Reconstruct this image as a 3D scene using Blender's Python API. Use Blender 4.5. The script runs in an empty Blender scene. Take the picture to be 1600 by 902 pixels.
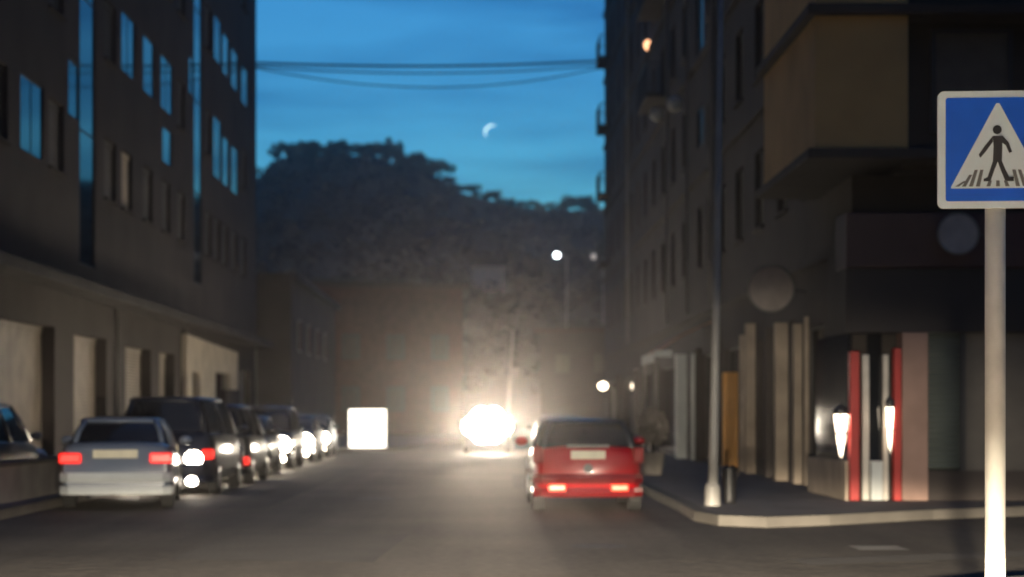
import bpy, bmesh, math, random
from mathutils import Vector, noise
R = math.radians
random.seed(7)
sc = bpy.context.scene
col = sc.collection

# ------------------------------------------------------------------ camera, sky, exposure
cam_d = bpy.data.cameras.new("camera")
cam = bpy.data.objects.new("camera", cam_d); col.objects.link(cam)
cam.location = (0, 0, 1.5); cam.rotation_euler = (R(90), 0, 0)
cam_d.sensor_width = 36; cam_d.lens = 67.5
cam_d.shift_x = 45/1600; cam_d.shift_y = 194/1600
cam_d.clip_start = 0.1; cam_d.clip_end = 20000
cam_d.dof.use_dof = True; cam_d.dof.focus_distance = 11.5; cam_d.dof.aperture_fstop = 1.7
sc.camera = cam

SKY_STRENGTH = 0.1
w = bpy.data.worlds.new("World"); sc.world = w; w.use_nodes = True
nt = w.node_tree; nt.nodes.clear()
N = nt.nodes.new; L = nt.links.new
out = N('ShaderNodeOutputWorld'); bg = N('ShaderNodeBackground'); bg.inputs[1].default_value = SKY_STRENGTH
sky = N('ShaderNodeTexSky'); sky.sky_type = 'NISHITA'; sky.sun_disc = False
sky.sun_elevation = R(-3.0); sky.sun_rotation = R(0); sky.altitude = 100
sky.air_density = 1.0; sky.dust_density = 0.3; sky.ozone_density = 2.0
tint = N('ShaderNodeMix'); tint.data_type = 'RGBA'; tint.blend_type = 'MULTIPLY'; tint.inputs[0].default_value = 1
tint.inputs[7].default_value = (3.6, 17.8, 25, 1)
tc = N('ShaderNodeTexCoord'); mp = N('ShaderNodeMapping'); mp.inputs['Scale'].default_value = (2.2, 2.2, 15)
mp.inputs['Rotation'].default_value = (0, R(9), 0)
nz = N('ShaderNodeTexNoise'); nz.inputs['Scale'].default_value = 2.3; nz.inputs['Detail'].default_value = 4
rmp = N('ShaderNodeValToRGB')
rmp.color_ramp.elements[0].position = 0.36; rmp.color_ramp.elements[0].color = (0.50, 0.58, 0.68, 1)
rmp.color_ramp.elements[1].position = 0.60; rmp.color_ramp.elements[1].color = (1.25, 1.12, 1.06, 1)
cl = N('ShaderNodeMix'); cl.data_type = 'RGBA'; cl.blend_type = 'MULTIPLY'; cl.inputs[0].default_value = 0.9
L(tc.outputs['Generated'], mp.inputs[0]); L(mp.outputs[0], nz.inputs[0]); L(nz.outputs[0], rmp.inputs[0])
L(sky.outputs[0], tint.inputs[6]); L(tint.outputs[2], cl.inputs[6]); L(rmp.outputs[0], cl.inputs[7])
L(cl.outputs[2], bg.inputs[0]); L(bg.outputs[0], out.inputs[0])

vs = sc.view_settings
vs.view_transform = 'Standard'; vs.look = 'None'; vs.exposure = 0; vs.gamma = 1; vs.use_curve_mapping = False
cy = sc.cycles
cy.use_denoising = True; cy.max_bounces = 6; cy.diffuse_bounces = 2; cy.glossy_bounces = 3
cy.volume_bounces = 0; cy.sample_clamp_indirect = 4; cy.caustics_reflective = False; cy.caustics_refractive = False

# brightness of the lamps of the place and of the added road fill (watts)
OWN_BEAM, OWN_SPILL, ROAD_FILL = 7500, 300, 68000
ONCOMING = 9500

def spot(name, loc, target, energy, size, blend, colr=(1, .86, .68), soft=.06, parent=None, scale=(1, 1, 1)):
    d = bpy.data.lights.new(name, 'SPOT'); d.energy = energy; d.spot_size = R(size); d.spot_blend = blend
    d.color = colr; d.shadow_soft_size = soft
    o = bpy.data.objects.new(name, d); col.objects.link(o)
    v = Vector(target) - Vector(loc)
    o.rotation_euler = v.to_track_quat('-Z', 'Y').to_euler(); o.location = loc; o.scale = scale
    if parent:
        o.parent = parent
    return o

# the two dipped headlights of the car the photograph is taken from: a beam and its stray light; the road fill is added
for sx in (-.6, .6):
    spot("own_headlight_beam", (sx, 1.3, .66), (sx + .6, 26, .1), OWN_BEAM, 15, .7, (1, .87, .68), scale=(3.4, 1, 1))
    spot("road_fill_spot", (sx, 1.3, 1.0), (sx + .25, 6.3, -.16), ROAD_FILL, 25, .3, (1, .84, .62), scale=(3.6, 1, 1))  # added spot, no real headlight, brightens the foreground road
    spot("own_headlight_spill", (sx, 1.3, .66), (sx + .8, 20, 2.2), OWN_SPILL, 110, 1.0, (1, .85, .66))

# ------------------------------------------------------------------ materials
MATS = {}
def mat(name, c, rough=.8, var=.15, scale=3.0, bump=0.0, metal=0.0, spec=.5, emit=0, ecol=None, coat=0, stretch=(1, 1, 1)):
    if name in MATS: return MATS[name]
    m = bpy.data.materials.new(name); m.use_nodes = True; t = m.node_tree
    b = t.nodes['Principled BSDF']
    b.inputs['Roughness'].default_value = rough; b.inputs['Metallic'].default_value = metal
    b.inputs['Specular IOR Level'].default_value = spec; b.inputs['Coat Weight'].default_value = coat
    tc = t.nodes.new('ShaderNodeTexCoord'); mp = t.nodes.new('ShaderNodeMapping'); mp.inputs['Scale'].default_value = stretch
    n = t.nodes.new('ShaderNodeTexNoise'); n.inputs['Scale'].default_value = scale; n.inputs['Detail'].default_value = 6
    r = t.nodes.new('ShaderNodeMapRange'); r.inputs[1].default_value = .3; r.inputs[2].default_value = .7
    r.inputs[3].default_value = 1 - var; r.inputs[4].default_value = 1 + var
    mx = t.nodes.new('ShaderNodeVectorMath'); mx.operation = 'SCALE'; mx.inputs[0].default_value = c[:3]
    t.links.new(tc.outputs['Object'], mp.inputs[0]); t.links.new(mp.outputs[0], n.inputs[0])
    t.links.new(n.outputs[0], r.inputs[0]); t.links.new(r.outputs[0], mx.inputs['Scale'])
    t.links.new(mx.outputs[0], b.inputs['Base Color'])
    if bump:
        n2 = t.nodes.new('ShaderNodeTexNoise'); n2.inputs['Scale'].default_value = scale*12; n2.inputs['Detail'].default_value = 3
        bp = t.nodes.new('ShaderNodeBump'); bp.inputs['Strength'].default_value = bump; bp.inputs['Distance'].default_value = .02
        t.links.new(tc.outputs['Object'], n2.inputs[0]); t.links.new(n2.outputs[0], bp.inputs['Height'])
        t.links.new(bp.outputs[0], b.inputs['Normal'])
    if emit:
        b.inputs['Emission Color'].default_value = (*(ecol or c)[:3], 1); b.inputs['Emission Strength'].default_value = emit
    MATS[name] = m
    return m

ASPHALT = mat('asphalt', (.10, .088, .072), .75, .28, .35, .6, spec=.3)
def road_detail(m):
    t = m.node_tree; b = t.nodes['Principled BSDF']; src = b.inputs['Base Color'].links[0].from_socket
    tc = t.nodes.new('ShaderNodeTexCoord'); mp = t.nodes.new('ShaderNodeMapping'); mp.inputs['Scale'].default_value = (1.6, .05, 1)
    n = t.nodes.new('ShaderNodeTexNoise'); n.inputs['Scale'].default_value = 1.0; n.inputs['Detail'].default_value = 5
    v = t.nodes.new('ShaderNodeTexNoise'); v.inputs['Scale'].default_value = 9; v.inputs['Detail'].default_value = 8
    a = t.nodes.new('ShaderNodeMath'); a.operation = 'ADD'
    r = t.nodes.new('ShaderNodeMapRange'); r.inputs[1].default_value = .75; r.inputs[2].default_value = 1.25; r.inputs[3].default_value = .68; r.inputs[4].default_value = 1.3
    mx = t.nodes.new('ShaderNodeVectorMath'); mx.operation = 'SCALE'
    t.links.new(tc.outputs['Object'], mp.inputs[0]); t.links.new(mp.outputs[0], n.inputs[0]); t.links.new(tc.outputs['Object'], v.inputs[0])
    t.links.new(n.outputs[0], a.inputs[0]); t.links.new(v.outputs[0], a.inputs[1]); t.links.new(a.outputs[0], r.inputs[0])
    t.links.new(src, mx.inputs[0]); t.links.new(r.outputs[0], mx.inputs['Scale']); t.links.new(mx.outputs[0], b.inputs['Base Color'])
road_detail(ASPHALT)
PAVING = mat('paving', (.20, .185, .165), .8, .2, 1.2, .3)
KERB = mat('kerb_stone', (.10, .092, .08), .8, .2, 1.5, .3)
PAINTW = mat('road_paint', (.26, .25, .22), .6, .3, 4)
EARTH = mat('earth', (.045, .05, .03), .95, .3, .1)
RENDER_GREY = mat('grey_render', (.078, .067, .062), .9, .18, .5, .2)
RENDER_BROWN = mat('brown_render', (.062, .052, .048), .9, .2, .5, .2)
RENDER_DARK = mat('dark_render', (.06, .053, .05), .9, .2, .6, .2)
OCHRE = mat('ochre_render', (.55, .36, .15), .85, .15, .8, .2)
BRICK = mat('red_brick', (.12, .04, .03), .9, .25, 2.0, .3)
CREAM = mat('cream_render', (.62, .55, .44), .8, .15, 1.2, .2)
PALE = mat('pale_paint', (.66, .70, .68), .6, .12, 2)
TAN = mat('tan_stone', (.40, .33, .26), .8, .2, 2, .2)
SHUT = mat('roller_shutter_brown', (.10, .09, .08), .6, .15, 3)
SHUT_P = mat('roller_shutter_pale', (.36, .31, .25), .6, .2, 2)
SHUT_G = mat('roller_shutter_green', (.12, .14, .125), .55, .15, 2)
CONC = mat('concrete', (.33, .30, .26), .85, .2, 1.5, .3)
GLASS = mat('window_glass', (.012, .014, .018), .06, 0, 1, spec=.9)
FRAME = mat('window_frame', (.22, .21, .20), .5, .1, 2)
FRAME_D = mat('dark_frame', (.04, .04, .045), .45, .1, 2)
METAL = mat('galvanised', (.66, .63, .56), .6, .15, 4, .05, metal=.0)
STEEL = mat('painted_steel', (.30, .29, .27), .5, .15, 3)
REDP = mat('red_paint', (.50, .035, .03), .5, .12, 3)
ORANGE = mat('orange_panel', (.62, .30, .06), .6, .12, 2)
BLACKP = mat('black_plastic', (.012, .012, .013), .5, .1, 3)
RUBBER = mat('tyre_rubber', (.018, .018, .018), .8, .1, 5)
RIM = mat('wheel_rim', (.45, .45, .46), .3, .1, 5, metal=.8)
BARK = mat('bark', (.06, .045, .03), .9, .25, 6)
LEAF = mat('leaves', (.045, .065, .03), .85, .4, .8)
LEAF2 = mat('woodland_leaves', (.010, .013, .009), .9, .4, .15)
CABLE = mat('cable', (.02, .02, .022), .6, 0, 1)
AWN = mat('brown_awning', (.5, .33, .2), .8, .2, 2)
TAIL_OFF = mat('tail_lamp', (.30, .010, .010), .6, .05, 5)
TAIL_ON = mat('tail_lamp_lit', (.5, .01, .008), .3, 0, 5, emit=1.5, ecol=(1, .02, .012))
FOG_ON = mat('rear_fog_lamp_lit', (.7, .05, .02), .3, 0, 5, emit=3.0, ecol=(1, .09, .03))
HEAD_GLINT = mat('headlamp_glint', (.9, .9, .85), .2, 0, 5, emit=45, ecol=(1, .86, .66))  # glow put in for glints off the parked cars
REAR_GLINT = mat('rear_lamp_glint', (.9, .9, .85), .2, 0, 5, emit=30, ecol=(1, .88, .72))  # glow put in for glints at the rear corners of parked cars
MAIN_ON = mat('main_beam_glare', (.9, .9, .85), .2, 0, 5, emit=60, ecol=(1, .86, .68))
BOX_ON = mat('light_box_face', (.9, .88, .8), .4, 0, 5, emit=3, ecol=(1, .93, .80))
LAMP_W = mat('cold_lamp_lit', (.9, .9, .9), .3, 0, 5, emit=14, ecol=(.85, .95, 1))
LAMP_Y = mat('warm_lamp_lit', (.9, .85, .7), .3, 0, 5, emit=8, ecol=(1, .82, .60))
LAMP_O = mat('amber_lamp_lit', (.9, .6, .4), .3, 0, 5, emit=2.5, ecol=(1, .50, .25))
PLATE = mat('number_plate', (.75, .70, .52), .45, .12, 6)
SIGN_W = mat('sign_white', (.76, .84, .86), .5, .05, 5)
SIGN_B = mat('sign_blue', (.004, .095, .58), .45, .08, 5)
SIGN_K = mat('sign_black', (.012, .012, .014), .5, 0, 5)
SIGN_BACK = mat('sign_disc', (.5, .44, .39), .6, .2, 3)

# ------------------------------------------------------------------ builders
def link(name, bm, m, parent=None, smooth=False, bevel=0, seg=2):
    me = bpy.data.meshes.new(name)
    bmesh.ops.recalc_face_normals(bm, faces=bm.faces)
    bm.to_mesh(me); bm.free()
    for x in (m if isinstance(m, (list, tuple)) else [m]): me.materials.append(x)
    o = bpy.data.objects.new(name, me); col.objects.link(o)
    if parent: o.parent = parent
    if smooth:
        for p in me.polygons: p.use_smooth = True
    if bevel:
        b = o.modifiers.new('bevel', 'BEVEL'); b.width = bevel; b.segments = seg; b.limit_method = 'ANGLE'
    return o

def tag(o, label=None, cat=None, group=None, kind=None):
    if label: o['label'] = label
    if cat: o['category'] = cat
    if group: o['group'] = group
    if kind: o['kind'] = kind
    return o

def thing(name, loc, label, cat, group=None, rz=0):
    o = bpy.data.objects.new(name, None); col.objects.link(o); o.location = loc; o.rotation_euler = (0, 0, rz)
    o.empty_display_size = .2
    return tag(o, label, cat, group)

def copy_tree(o, parent=None):
    c = o.copy(); col.objects.link(c); c.parent = parent
    for ch in list(o.children): copy_tree(ch, c)
    return c

def box(bm, x0, x1, y0, y1, z0, z1):
    v = [bm.verts.new(p) for p in ((x0,y0,z0),(x1,y0,z0),(x1,y1,z0),(x0,y1,z0),(x0,y0,z1),(x1,y0,z1),(x1,y1,z1),(x0,y1,z1))]
    for f in ((3,2,1,0),(4,5,6,7),(0,1,5,4),(1,2,6,5),(2,3,7,6),(3,0,4,7)): bm.faces.new([v[i] for i in f])
    return bm

def B(*boxes):
    bm = bmesh.new()
    for b in boxes: box(bm, *b)
    return bm

def tube(bm, pts, rad, n=10, cap=True):
    rings = []
    pts = [Vector(p) for p in pts]
    rads = rad if isinstance(rad, (list, tuple)) else [rad]*len(pts)
    for i, p in enumerate(pts):
        d = (pts[min(i+1, len(pts)-1)] - pts[max(i-1, 0)]).normalized()
        a = Vector((1, 0, 0)) if abs(d.x) < .9 else Vector((0, 1, 0))
        u = d.cross(a).normalized(); v = d.cross(u)
        rings.append([bm.verts.new(p + (u*math.cos(2*math.pi*k/n) + v*math.sin(2*math.pi*k/n))*rads[i]) for k in range(n)])
    for r0, r1 in zip(rings, rings[1:]):
        for k in range(n): bm.faces.new((r0[k], r0[(k+1) % n], r1[(k+1) % n], r1[k]))
    if cap:
        bm.faces.new(rings[0][::-1]); bm.faces.new(rings[-1])
    return bm

def T(pts, rad, n=10):
    return tube(bmesh.new(), pts, rad, n)

def prism(poly, z0, z1):
    bm = bmesh.new()
    a = [bm.verts.new((x, y, z0)) for x, y in poly]; b = [bm.verts.new((x, y, z1)) for x, y in poly]
    n = len(poly)
    bm.faces.new(a[::-1]); bm.faces.new(b)
    for i in range(n): bm.faces.new((a[i], a[(i+1) % n], b[(i+1) % n], b[i]))
    return bm

def plate_xz(poly, y0, y1):
    """a flat outline in the x-z plane with thickness along y"""
    bm = bmesh.new()
    a = [bm.verts.new((x, y0, z)) for x, z in poly]; b = [bm.verts.new((x, y1, z)) for x, z in poly]
    n = len(poly)
    bm.faces.new(a); bm.faces.new(b[::-1])
    for i in range(n): bm.faces.new((a[i], b[i], b[(i+1) % n], a[(i+1) % n]))
    return bm

def sphere(c, r, n=16, sz=1):
    bm = bmesh.new(); bmesh.ops.create_uvsphere(bm, u_segments=n, v_segments=n//2+2, radius=r)
    for v in bm.verts: v.co.z *= sz; v.co += Vector(c)
    return bm

# ------------------------------------------------------------------ ground, hill, road
def structure(name, bm, m, smooth=False):
    return tag(link(name, bm, m, smooth=smooth), kind='structure')

SIL = [(-3000, 330), (-800, 310), (200, 296), (396, 286), (414, 268), (424, 246), (480, 240), (560, 242), (640, 262), (690, 284), (720, 302),
       (780, 318), (850, 328), (950, 330), (1050, 305), (1150, 284), (1300, 278), (1600, 278), (2400, 300), (5000, 330)]
def sil(px):
    for (a, ya), (b, yb) in zip(SIL, SIL[1:]):
        if a <= px <= b: return ya + (yb-ya)*(px-a)/(b-a)
    return 330
CREST = 350
def hill_h(x, y):
    H = 1.5 + (645 - sil(755 + 3000*x/CREST))/3000*CREST
    u = (y - 165)/(CREST - 165)
    if u <= 0: return 0
    if u <= 1: s = u**1.25
    else: s = max(0, 1 - (u-1)*.35)
    return H*s + noise.noise(Vector((x*.03, y*.03, 0)))*1.6*min(u, 1)*(1-abs(1-min(u, 1.0)) if u < 1 else 1)*(0.35)

structure('ground', B((-470, 470, -60, 560, -.6, -.02)), EARTH)
bm = bmesh.new()
nx, ny = 240, 70
g = [[bm.verts.new((-460 + 920*i/nx if abs(-460 + 920*i/nx) > 1e9 else math.copysign(abs(2*i/nx-1)**2.0*460, 2*i/nx-1), 160 + 380*j/ny, 0)) for i in range(nx+1)] for j in range(ny+1)]
for row in g:
    for v in row: v.co.z = hill_h(v.co.x, v.co.y) - .03
for j in range(ny):
    for i in range(nx): bm.faces.new((g[j][i], g[j][i+1], g[j+1][i+1], g[j+1][i]))
structure('hill', bm, EARTH, True)

structure('road', B((-45, 45, -40, 160, -.3, 0)), ASPHALT)
# pavements with a kerb edge of lighter stone
def pavement(name, poly, kerb_edge):
    structure(name, prism(poly, -.2, .13), PAVING)
    bm = bmesh.new()
    L_, R_ = [], []
    pts = [Vector((x, y, 0)) for x, y in kerb_edge]
    for i, p in enumerate(pts):
        d = (pts[min(i+1, len(pts)-1)] - pts[max(i-1, 0)]).normalized(); nn = Vector((-d.y, d.x, 0))
        L_.append(p - nn*.03); R_.append(p + nn*.17)
    ring = []
    for a, b in zip(L_, R_):
        ring.append([bm.verts.new((a.x, a.y, -.1)), bm.verts.new((a.x, a.y, .137)), bm.verts.new((b.x, b.y, .137)), bm.verts.new((b.x, b.y, .05))])
    for r0, r1 in zip(ring, ring[1:]):
        for k in range(3): bm.faces.new((r0[k], r0[k+1], r1[k+1], r1[k]))
    bm.faces.new(ring[0]); bm.faces.new(ring[-1][::-1])
    structure('kerb', bm, KERB)
# left pavement: runs up the street, bends right at the far end (kerb listed with the pavement on its left)
kl = [(-40, 19), (-12, 22), (-8.6, 22.8), (-7.3, 24.2), (-6.8, 26.5), (-6.8, 68.5), (-5.4, 71.5), (-3.5, 75.5), (-1.6, 95), (0.8, 115), (4, 140), (7, 158)]
pavement('pavement', kl + [(-40, 158)], kl)
# right far pavement, its corner rounded round the lamp post
kr = [(9, 158), (5.5, 130), (3.3, 100), (3.0, 80), (3.0, 29), (2.95, 26.6), (3.15, 25.5), (3.7, 25.1), (4.6, 25.6), (6.3, 27.0), (8.3, 28.2), (12, 29.2), (40, 33)]
pavement('pavement', kr + [(40, 158)], kr)
kn = [(40, 19), (8, 17.0), (5.4, 16.5), (3.9, 15.7), (2.8, 14.4), (2.2, 12.6), (2.2, -20)]
pavement('pavement', kn + [(40, -20)], kn)
# worn road paint
def paint(rects):
    for (x0, x1, y0, y1) in rects: bmp = bmesh.new(); bmp.faces.new([bmp.verts.new(q) for q in ((x0, y0, .005), (x1, y0, .005), (x1, y1, .005), (x0, y1, .005))]); structure('road_marking', bmp, PAINTW)
paint([(4.1, 4.65, 20.9, 21.6)])
PATCH = mat('road_patch', (.055, .05, .045), .8, .25, 1.5, .5)
for poly in ([(-3.2, 19.5), (-1.1, 19.2), (-.9, 23.6), (-3.1, 24.1)], [(.6, 38), (2.4, 38.2), (2.3, 47), (.7, 46.5)], [(-4.2, 30), (-3.4, 30), (-3.3, 52), (-4.1, 52)], [(3.2, 18.8), (9, 21.5), (9, 22.3), (3.1, 19.6)]):
    bmp = bmesh.new(); bmp.faces.new([bmp.verts.new((x_, y_, .004)) for x_, y_ in poly]); structure('road_patch', bmp, PATCH)
for (mx_, my_) in ((1.3, 21.6), (-1.9, 33.5)):
    mc = tag(link('manhole_cover', tube(bmesh.new(), [(0, 0, -.02), (0, 0, .001), (0, 0, .004)], [.33, .33, .30], 28), mat('cast_iron', (.05, .047, .045), .55, .2, 30, .4)), 'round iron manhole cover in the road ' + ('ahead of the sign pole' if mx_ > 0 else 'level with the parked cars'), 'manhole cover')
    mc.location = (mx_, my_, .0)

# ------------------------------------------------------------------ street facades
def slats_wall(bm, f, u0, u1, v0, v1, dep, step):
    pass

def facade(root, side_x, thick, y0, y1, z1, holes, m, plinth=None):
    """wall along y whose street face is the plane x = side_x; thick > 0 grows away from the street. holes: (y0,y1,z0,z1,depth)"""
    sgn = 1 if thick > 0 else -1
    ys = sorted({y0, y1, *[h[0] for h in holes], *[h[1] for h in holes]})
    zs = sorted({0.1, z1, *[h[2] for h in holes], *[h[3] for h in holes]})
    bm = bmesh.new()
    def inside(y, z):
        for h in holes:
            if h[0] < y < h[1] and h[2] < z < h[3]: return True
        return False
    cache = {}
    def V(y, z):
        k = (round(y, 4), round(z, 4))
        if k not in cache: cache[k] = bm.verts.new((side_x, y, z))
        return cache[k]
    for a, b in zip(ys, ys[1:]):
        for c, d in zip(zs, zs[1:]):
            if not inside((a+b)/2, (c+d)/2): bm.faces.new((V(a, c), V(b, c), V(b, d), V(a, d)))
    for (a, b, c, d, dep) in holes:   # reveals
        x2 = side_x + sgn*(dep+.05)
        q = [(a, c), (b, c), (b, d), (a, d)]
        for i in range(4):
            (p, r), (s, t) = q[i], q[(i+1) % 4]
            bm.faces.new([bm.verts.new(c_) for c_ in ((side_x, p, r), (side_x, s, t), (x2, s, t), (x2, p, r))])
    X2 = side_x + thick
    for quad in (((side_x, y0, 0), (X2, y0, 0), (X2, y0, z1), (side_x, y0, z1)), ((side_x, y1, 0), (X2, y1, 0), (X2, y1, z1), (side_x, y1, z1)),
                 ((side_x, y0, z1), (X2, y0, z1), (X2, y1, z1), (side_x, y1, z1)), ((X2, y0, 0), (X2, y1, 0), (X2, y1, z1), (X2, y0, z1))):
        bm.faces.new([bm.verts.new(c_) for c_ in quad])
    return link('wall', bm, m, root)

def window(root, side_x, sgn, h, kind='glass', name=None):
    """fills a hole: frame with a pane, or a closed roller shutter with its slats and box"""
    a, b, c, d, dep = h
    xf = side_x + sgn*dep
    lo, hi = sorted((xf, xf + sgn*.045))
    if kind == 'glass':
        t = .05
        bx = [(lo, hi, a, a+t, c, d), (lo, hi, b-t, b, c, d), (lo, hi, a+t, b-t, c, c+t), (lo, hi, a+t, b-t, d-t, d)]
        n = max(1, round((b-a)/1.3)); 
        for i in range(1, n):
            yy = a + (b-a)*i/n; bx.append((lo, hi, yy-.02, yy+.02, c+t, d-t))
        k = int((d-c)/3.7)
        for i in range(1, k+1):
            zz = c + (d-c)*i/(k+1); bx.append((lo+.002, hi-.002, a+t, b-t, zz-.03, zz+.03))
        f = link('window', B(*bx), FRAME_D, root)
        xg = xf + sgn*.012
        g0, g1 = sorted((xg, xg + sgn*.01))
        link('pane', B((g0, g1, a+t*.5, b-t*.5, c+t*.5, d-t*.5)), GLASS, f)
        return f
    m = {'shutter': SHUT, 'pale': SHUT_P, 'green': SHUT_G, 'curtain': CREAM}[kind]
    bm = bmesh.new()
    n = max(4, int((d-c)/.09)); 
    for i in range(n):
        z0 = c + (d-c)*i/n; z1 = c + (d-c)*(i+1)/n
        p = [(xf + sgn*.02, z0), (xf, (z0+z1)/2), (xf + sgn*.02, z1)]
        for (xa, za), (xb, zb) in zip(p, p[1:]):
            bm.faces.new([bm.verts.new(q) for q in ((xa, a, za), (xa, b, za), (xb, b, zb), (xb, a, zb))])
    f = link('window' if c > 3 else 'roller_door', bm, m, root)
    link('shutter_box', B((lo-.01, hi+.02, a+.01, b-.01, d-.16, d-.005)), m, f)
    if c > 3:
        s0, s1 = sorted((side_x - sgn*.07, side_x + sgn*.1))
        link('sill', B((s0, s1, a-.06, b+.06, c-.07, c-.003)), RENDER_BROWN, f)
    return f

# ---- left building: dark apartment block over pale garage doors
XL = -10.0
lb = thing('apartment_building', (0, 0, 0), 'dark apartment block on the left with blue sky mirrored in tall glass strips', 'building')
G = .03
glassL = [(53.1, 55.2, 11.0, 12.7, G), (56.5, 58.4, 11.0, 12.7, G), (59.6, 61.9, 11.0, 12.7, G), (59.9, 61.7, 9.35, 10.5, G), (41.5, 43.7, 7.2, 8.9, G),
          (47.6, 49.5, 5.2, 22, G), (46.3, 47.55, 8.7, 10.1, G),
          (66.4, 68.3, 6, 22, G), (65.3, 66.35, 12.4, 13.7, G),
          (71.4, 73.4, 14.7, 16.4, G), (73.7, 75.6, 14.6, 16.2, G), (76.3, 78.4, 14.5, 16.1, G), (79.5, 81.7, 14.4, 16.0, G),
          (71.2, 73.4, 10.3, 12.6, G), (73.7, 75.6, 10.3, 12.2, G), (76.3, 78.4, 10.3, 12.2, G)]
shutL = []
for z in (7.2, 10.9, 14.7, 18.4):
    for yy in (24, 28, 32, 36, 38.8, 41.5, 44.2, 50.7, 53.1, 56.5, 59.8, 62.8, 69.1, 71.4, 73.7, 76.5, 79.5):
        h = (yy, yy+1.6, z, z+1.6, .10)
        if any(h[0] < q[1]+.15 and h[1] > q[0]-.15 and h[2] < q[3]+.15 and h[3] > q[2]-.15 for q in glassL): continue
        shutL.append(h)
garL = [(25, 29.5, .15, 3.5, .3), (32, 37.4, .15, 3.5, .3), (39.3, 44.8, .15, 3.5, .3), (46.9, 51.0, .15, 3.45, .3), (53.7, 57.8, .15, 3.4, .3), (59.3, 62.2, .15, 3.4, .3), (79, 83, .15, 3.3, .3)]
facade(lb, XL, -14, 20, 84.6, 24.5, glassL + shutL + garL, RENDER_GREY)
for h in glassL: window(lb, XL, -1, h)
for i, h in enumerate(shutL): window(lb, XL, -1, h, 'curtain' if (abs(h[0]-53.1) < .1 and h[2] < 8) else 'shutter')
for h in garL: window(lb, XL, -1, h, 'pale')
link('ledge', B((XL-.05, XL+.75, 20, 84.4, 4.35, 4.62)), RENDER_DARK, lb, bevel=.03)
link('cornice', B((XL-.05, XL+.5, 20, 84.4, 24.3, 24.75)), RENDER_DARK, lb, bevel=.03)
for y in (23, 38.3, 52.2, 64.4, 84.0):
    link('drainpipe', T([(XL+.07, y, .15), (XL+.07, y, 4.3)], .05, 8), FRAME, lb)
# the pale shop surround on its ground floor
ps = link('shop_surround', plate_xz([(63.4, .14), (64.6, .14), (64.6, 2.9), (66.4, 2.9), (66.4, .14), (70.2, .14), (70.2, 3.0), (74.2, 3.0), (74.2, 2.4), (76.6, 2.4), (76.6, 3.9), (70, 3.98), (63.4, 4.1)], 0, .18), CREAM, lb)
ps.rotation_euler = (0, 0, R(90)); ps.location = (XL+.22, 0, 0)
for (a, b, c) in ((64.6, 66.4, 2.9), (70.2, 74.2, 3.0)):
    link('shop_door', B((XL+.02, XL+.06, a, b, .14, c)), GLASS, lb)

# ---- right building: long dark block with shop piers
XR = 6.1
rb = thing('apartment_building', (0, 0, 0), 'tall dark block on the right with slim shop piers and thin drainpipes', 'building')
glassR = [(53.3, 55.0, 11.3, 20, G), (53.4, 54.9, 9.0, 10.1, G), (50.9, 52.3, 8.7, 9.9, G)]
shutR = []
for z in (5.6, 8.9, 12.2, 15.5, 18.8):
    for yy in (35.2, 38.5, 41.8, 45.1, 48.4, 51.0, 53.4, 57.5, 61, 64.5, 68, 71.5, 75, 78.5, 82, 86, 90, 93):
        h = (yy, yy+1.3, z, z+1.7, .12)
        if any(h[0] < q[1]+.15 and h[1] > q[0]-.15 and h[2] < q[3]+.15 and h[3] > q[2]-.15 for q in glassR): continue
        shutR.append(h)
shopR = [(34.4, 36.4, .5, 3.1, .12), (37.2, 38.2, .5, 3.1, .12), (38.9, 40.1, .5, 3.1, .12), (40.9, 42.6, .5, 3.1, .12), (43.7, 48.5, .5, 3.1, .12), (50, 53.5, .2, 3.1, .12), (54.2, 56.6, .2, 3.1, .12), (60.5, 66, .3, 3, .12), (68, 74, .3, 3, .12), (77, 84, .3, 3, .12), (87, 94, .3, 3, .12)]
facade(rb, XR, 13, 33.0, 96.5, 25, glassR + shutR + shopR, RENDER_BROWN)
for h in glassR: window(rb, XR, 1, h)
for h in shutR: window(rb, XR, 1, h, 'shutter')
for h in shopR: window(rb, XR, 1, h, 'glass')
for (y, dep, wd, m, top) in ((36.8, .16, .22, TAN, 3.2), (38.5, .26, .25, TAN, 3.3), (40.5, .16, .22, RENDER_GREY, 3.3), (43.1, .22, .25, TAN, 3.5), (53.8, .16, .2, RENDER_GREY, 3.3), (57.6, .33, .35, PALE, 3.25), (55.2, .12, .3, PALE, 3.2), (44.6, .14, .2, TAN, 3.3), (39.4, .12, .12, TAN, 3.3), (37.6, .1, .1, RENDER_GREY, 3.3), (36.0, .08, .12, TAN, 3.3), (49.2, .15, .25, RENDER_GREY, 3.3), (67, .2, .5, RENDER_GREY, 3.2), (75.5, .2, .5, RENDER_GREY, 3.2), (85.5, .2, .5, RENDER_GREY, 3.2)):
    link('pier', B((XR-dep, XR-.003, y-wd/2, y+wd/2, .135, top)), m, rb, bevel=.01)
for z in (4.2, 8.05, 11.35, 14.65, 17.95, 21.3):
    link('string_course', B((XR-.10, XR-.002, 33.2, 96.4, z, z+.18)), RENDER_BROWN, rb, bevel=.01)
for (y, r) in ((62.2, .05), (49.6, .07), (50.2, .05), (56.0, .05), (79, .06)):
    link('drainpipe', T([(XR-.10, y, 4.4), (XR-.16, y, 4.45), (XR-.16, y, 24.5)], r, 8), FRAME, rb)
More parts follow.
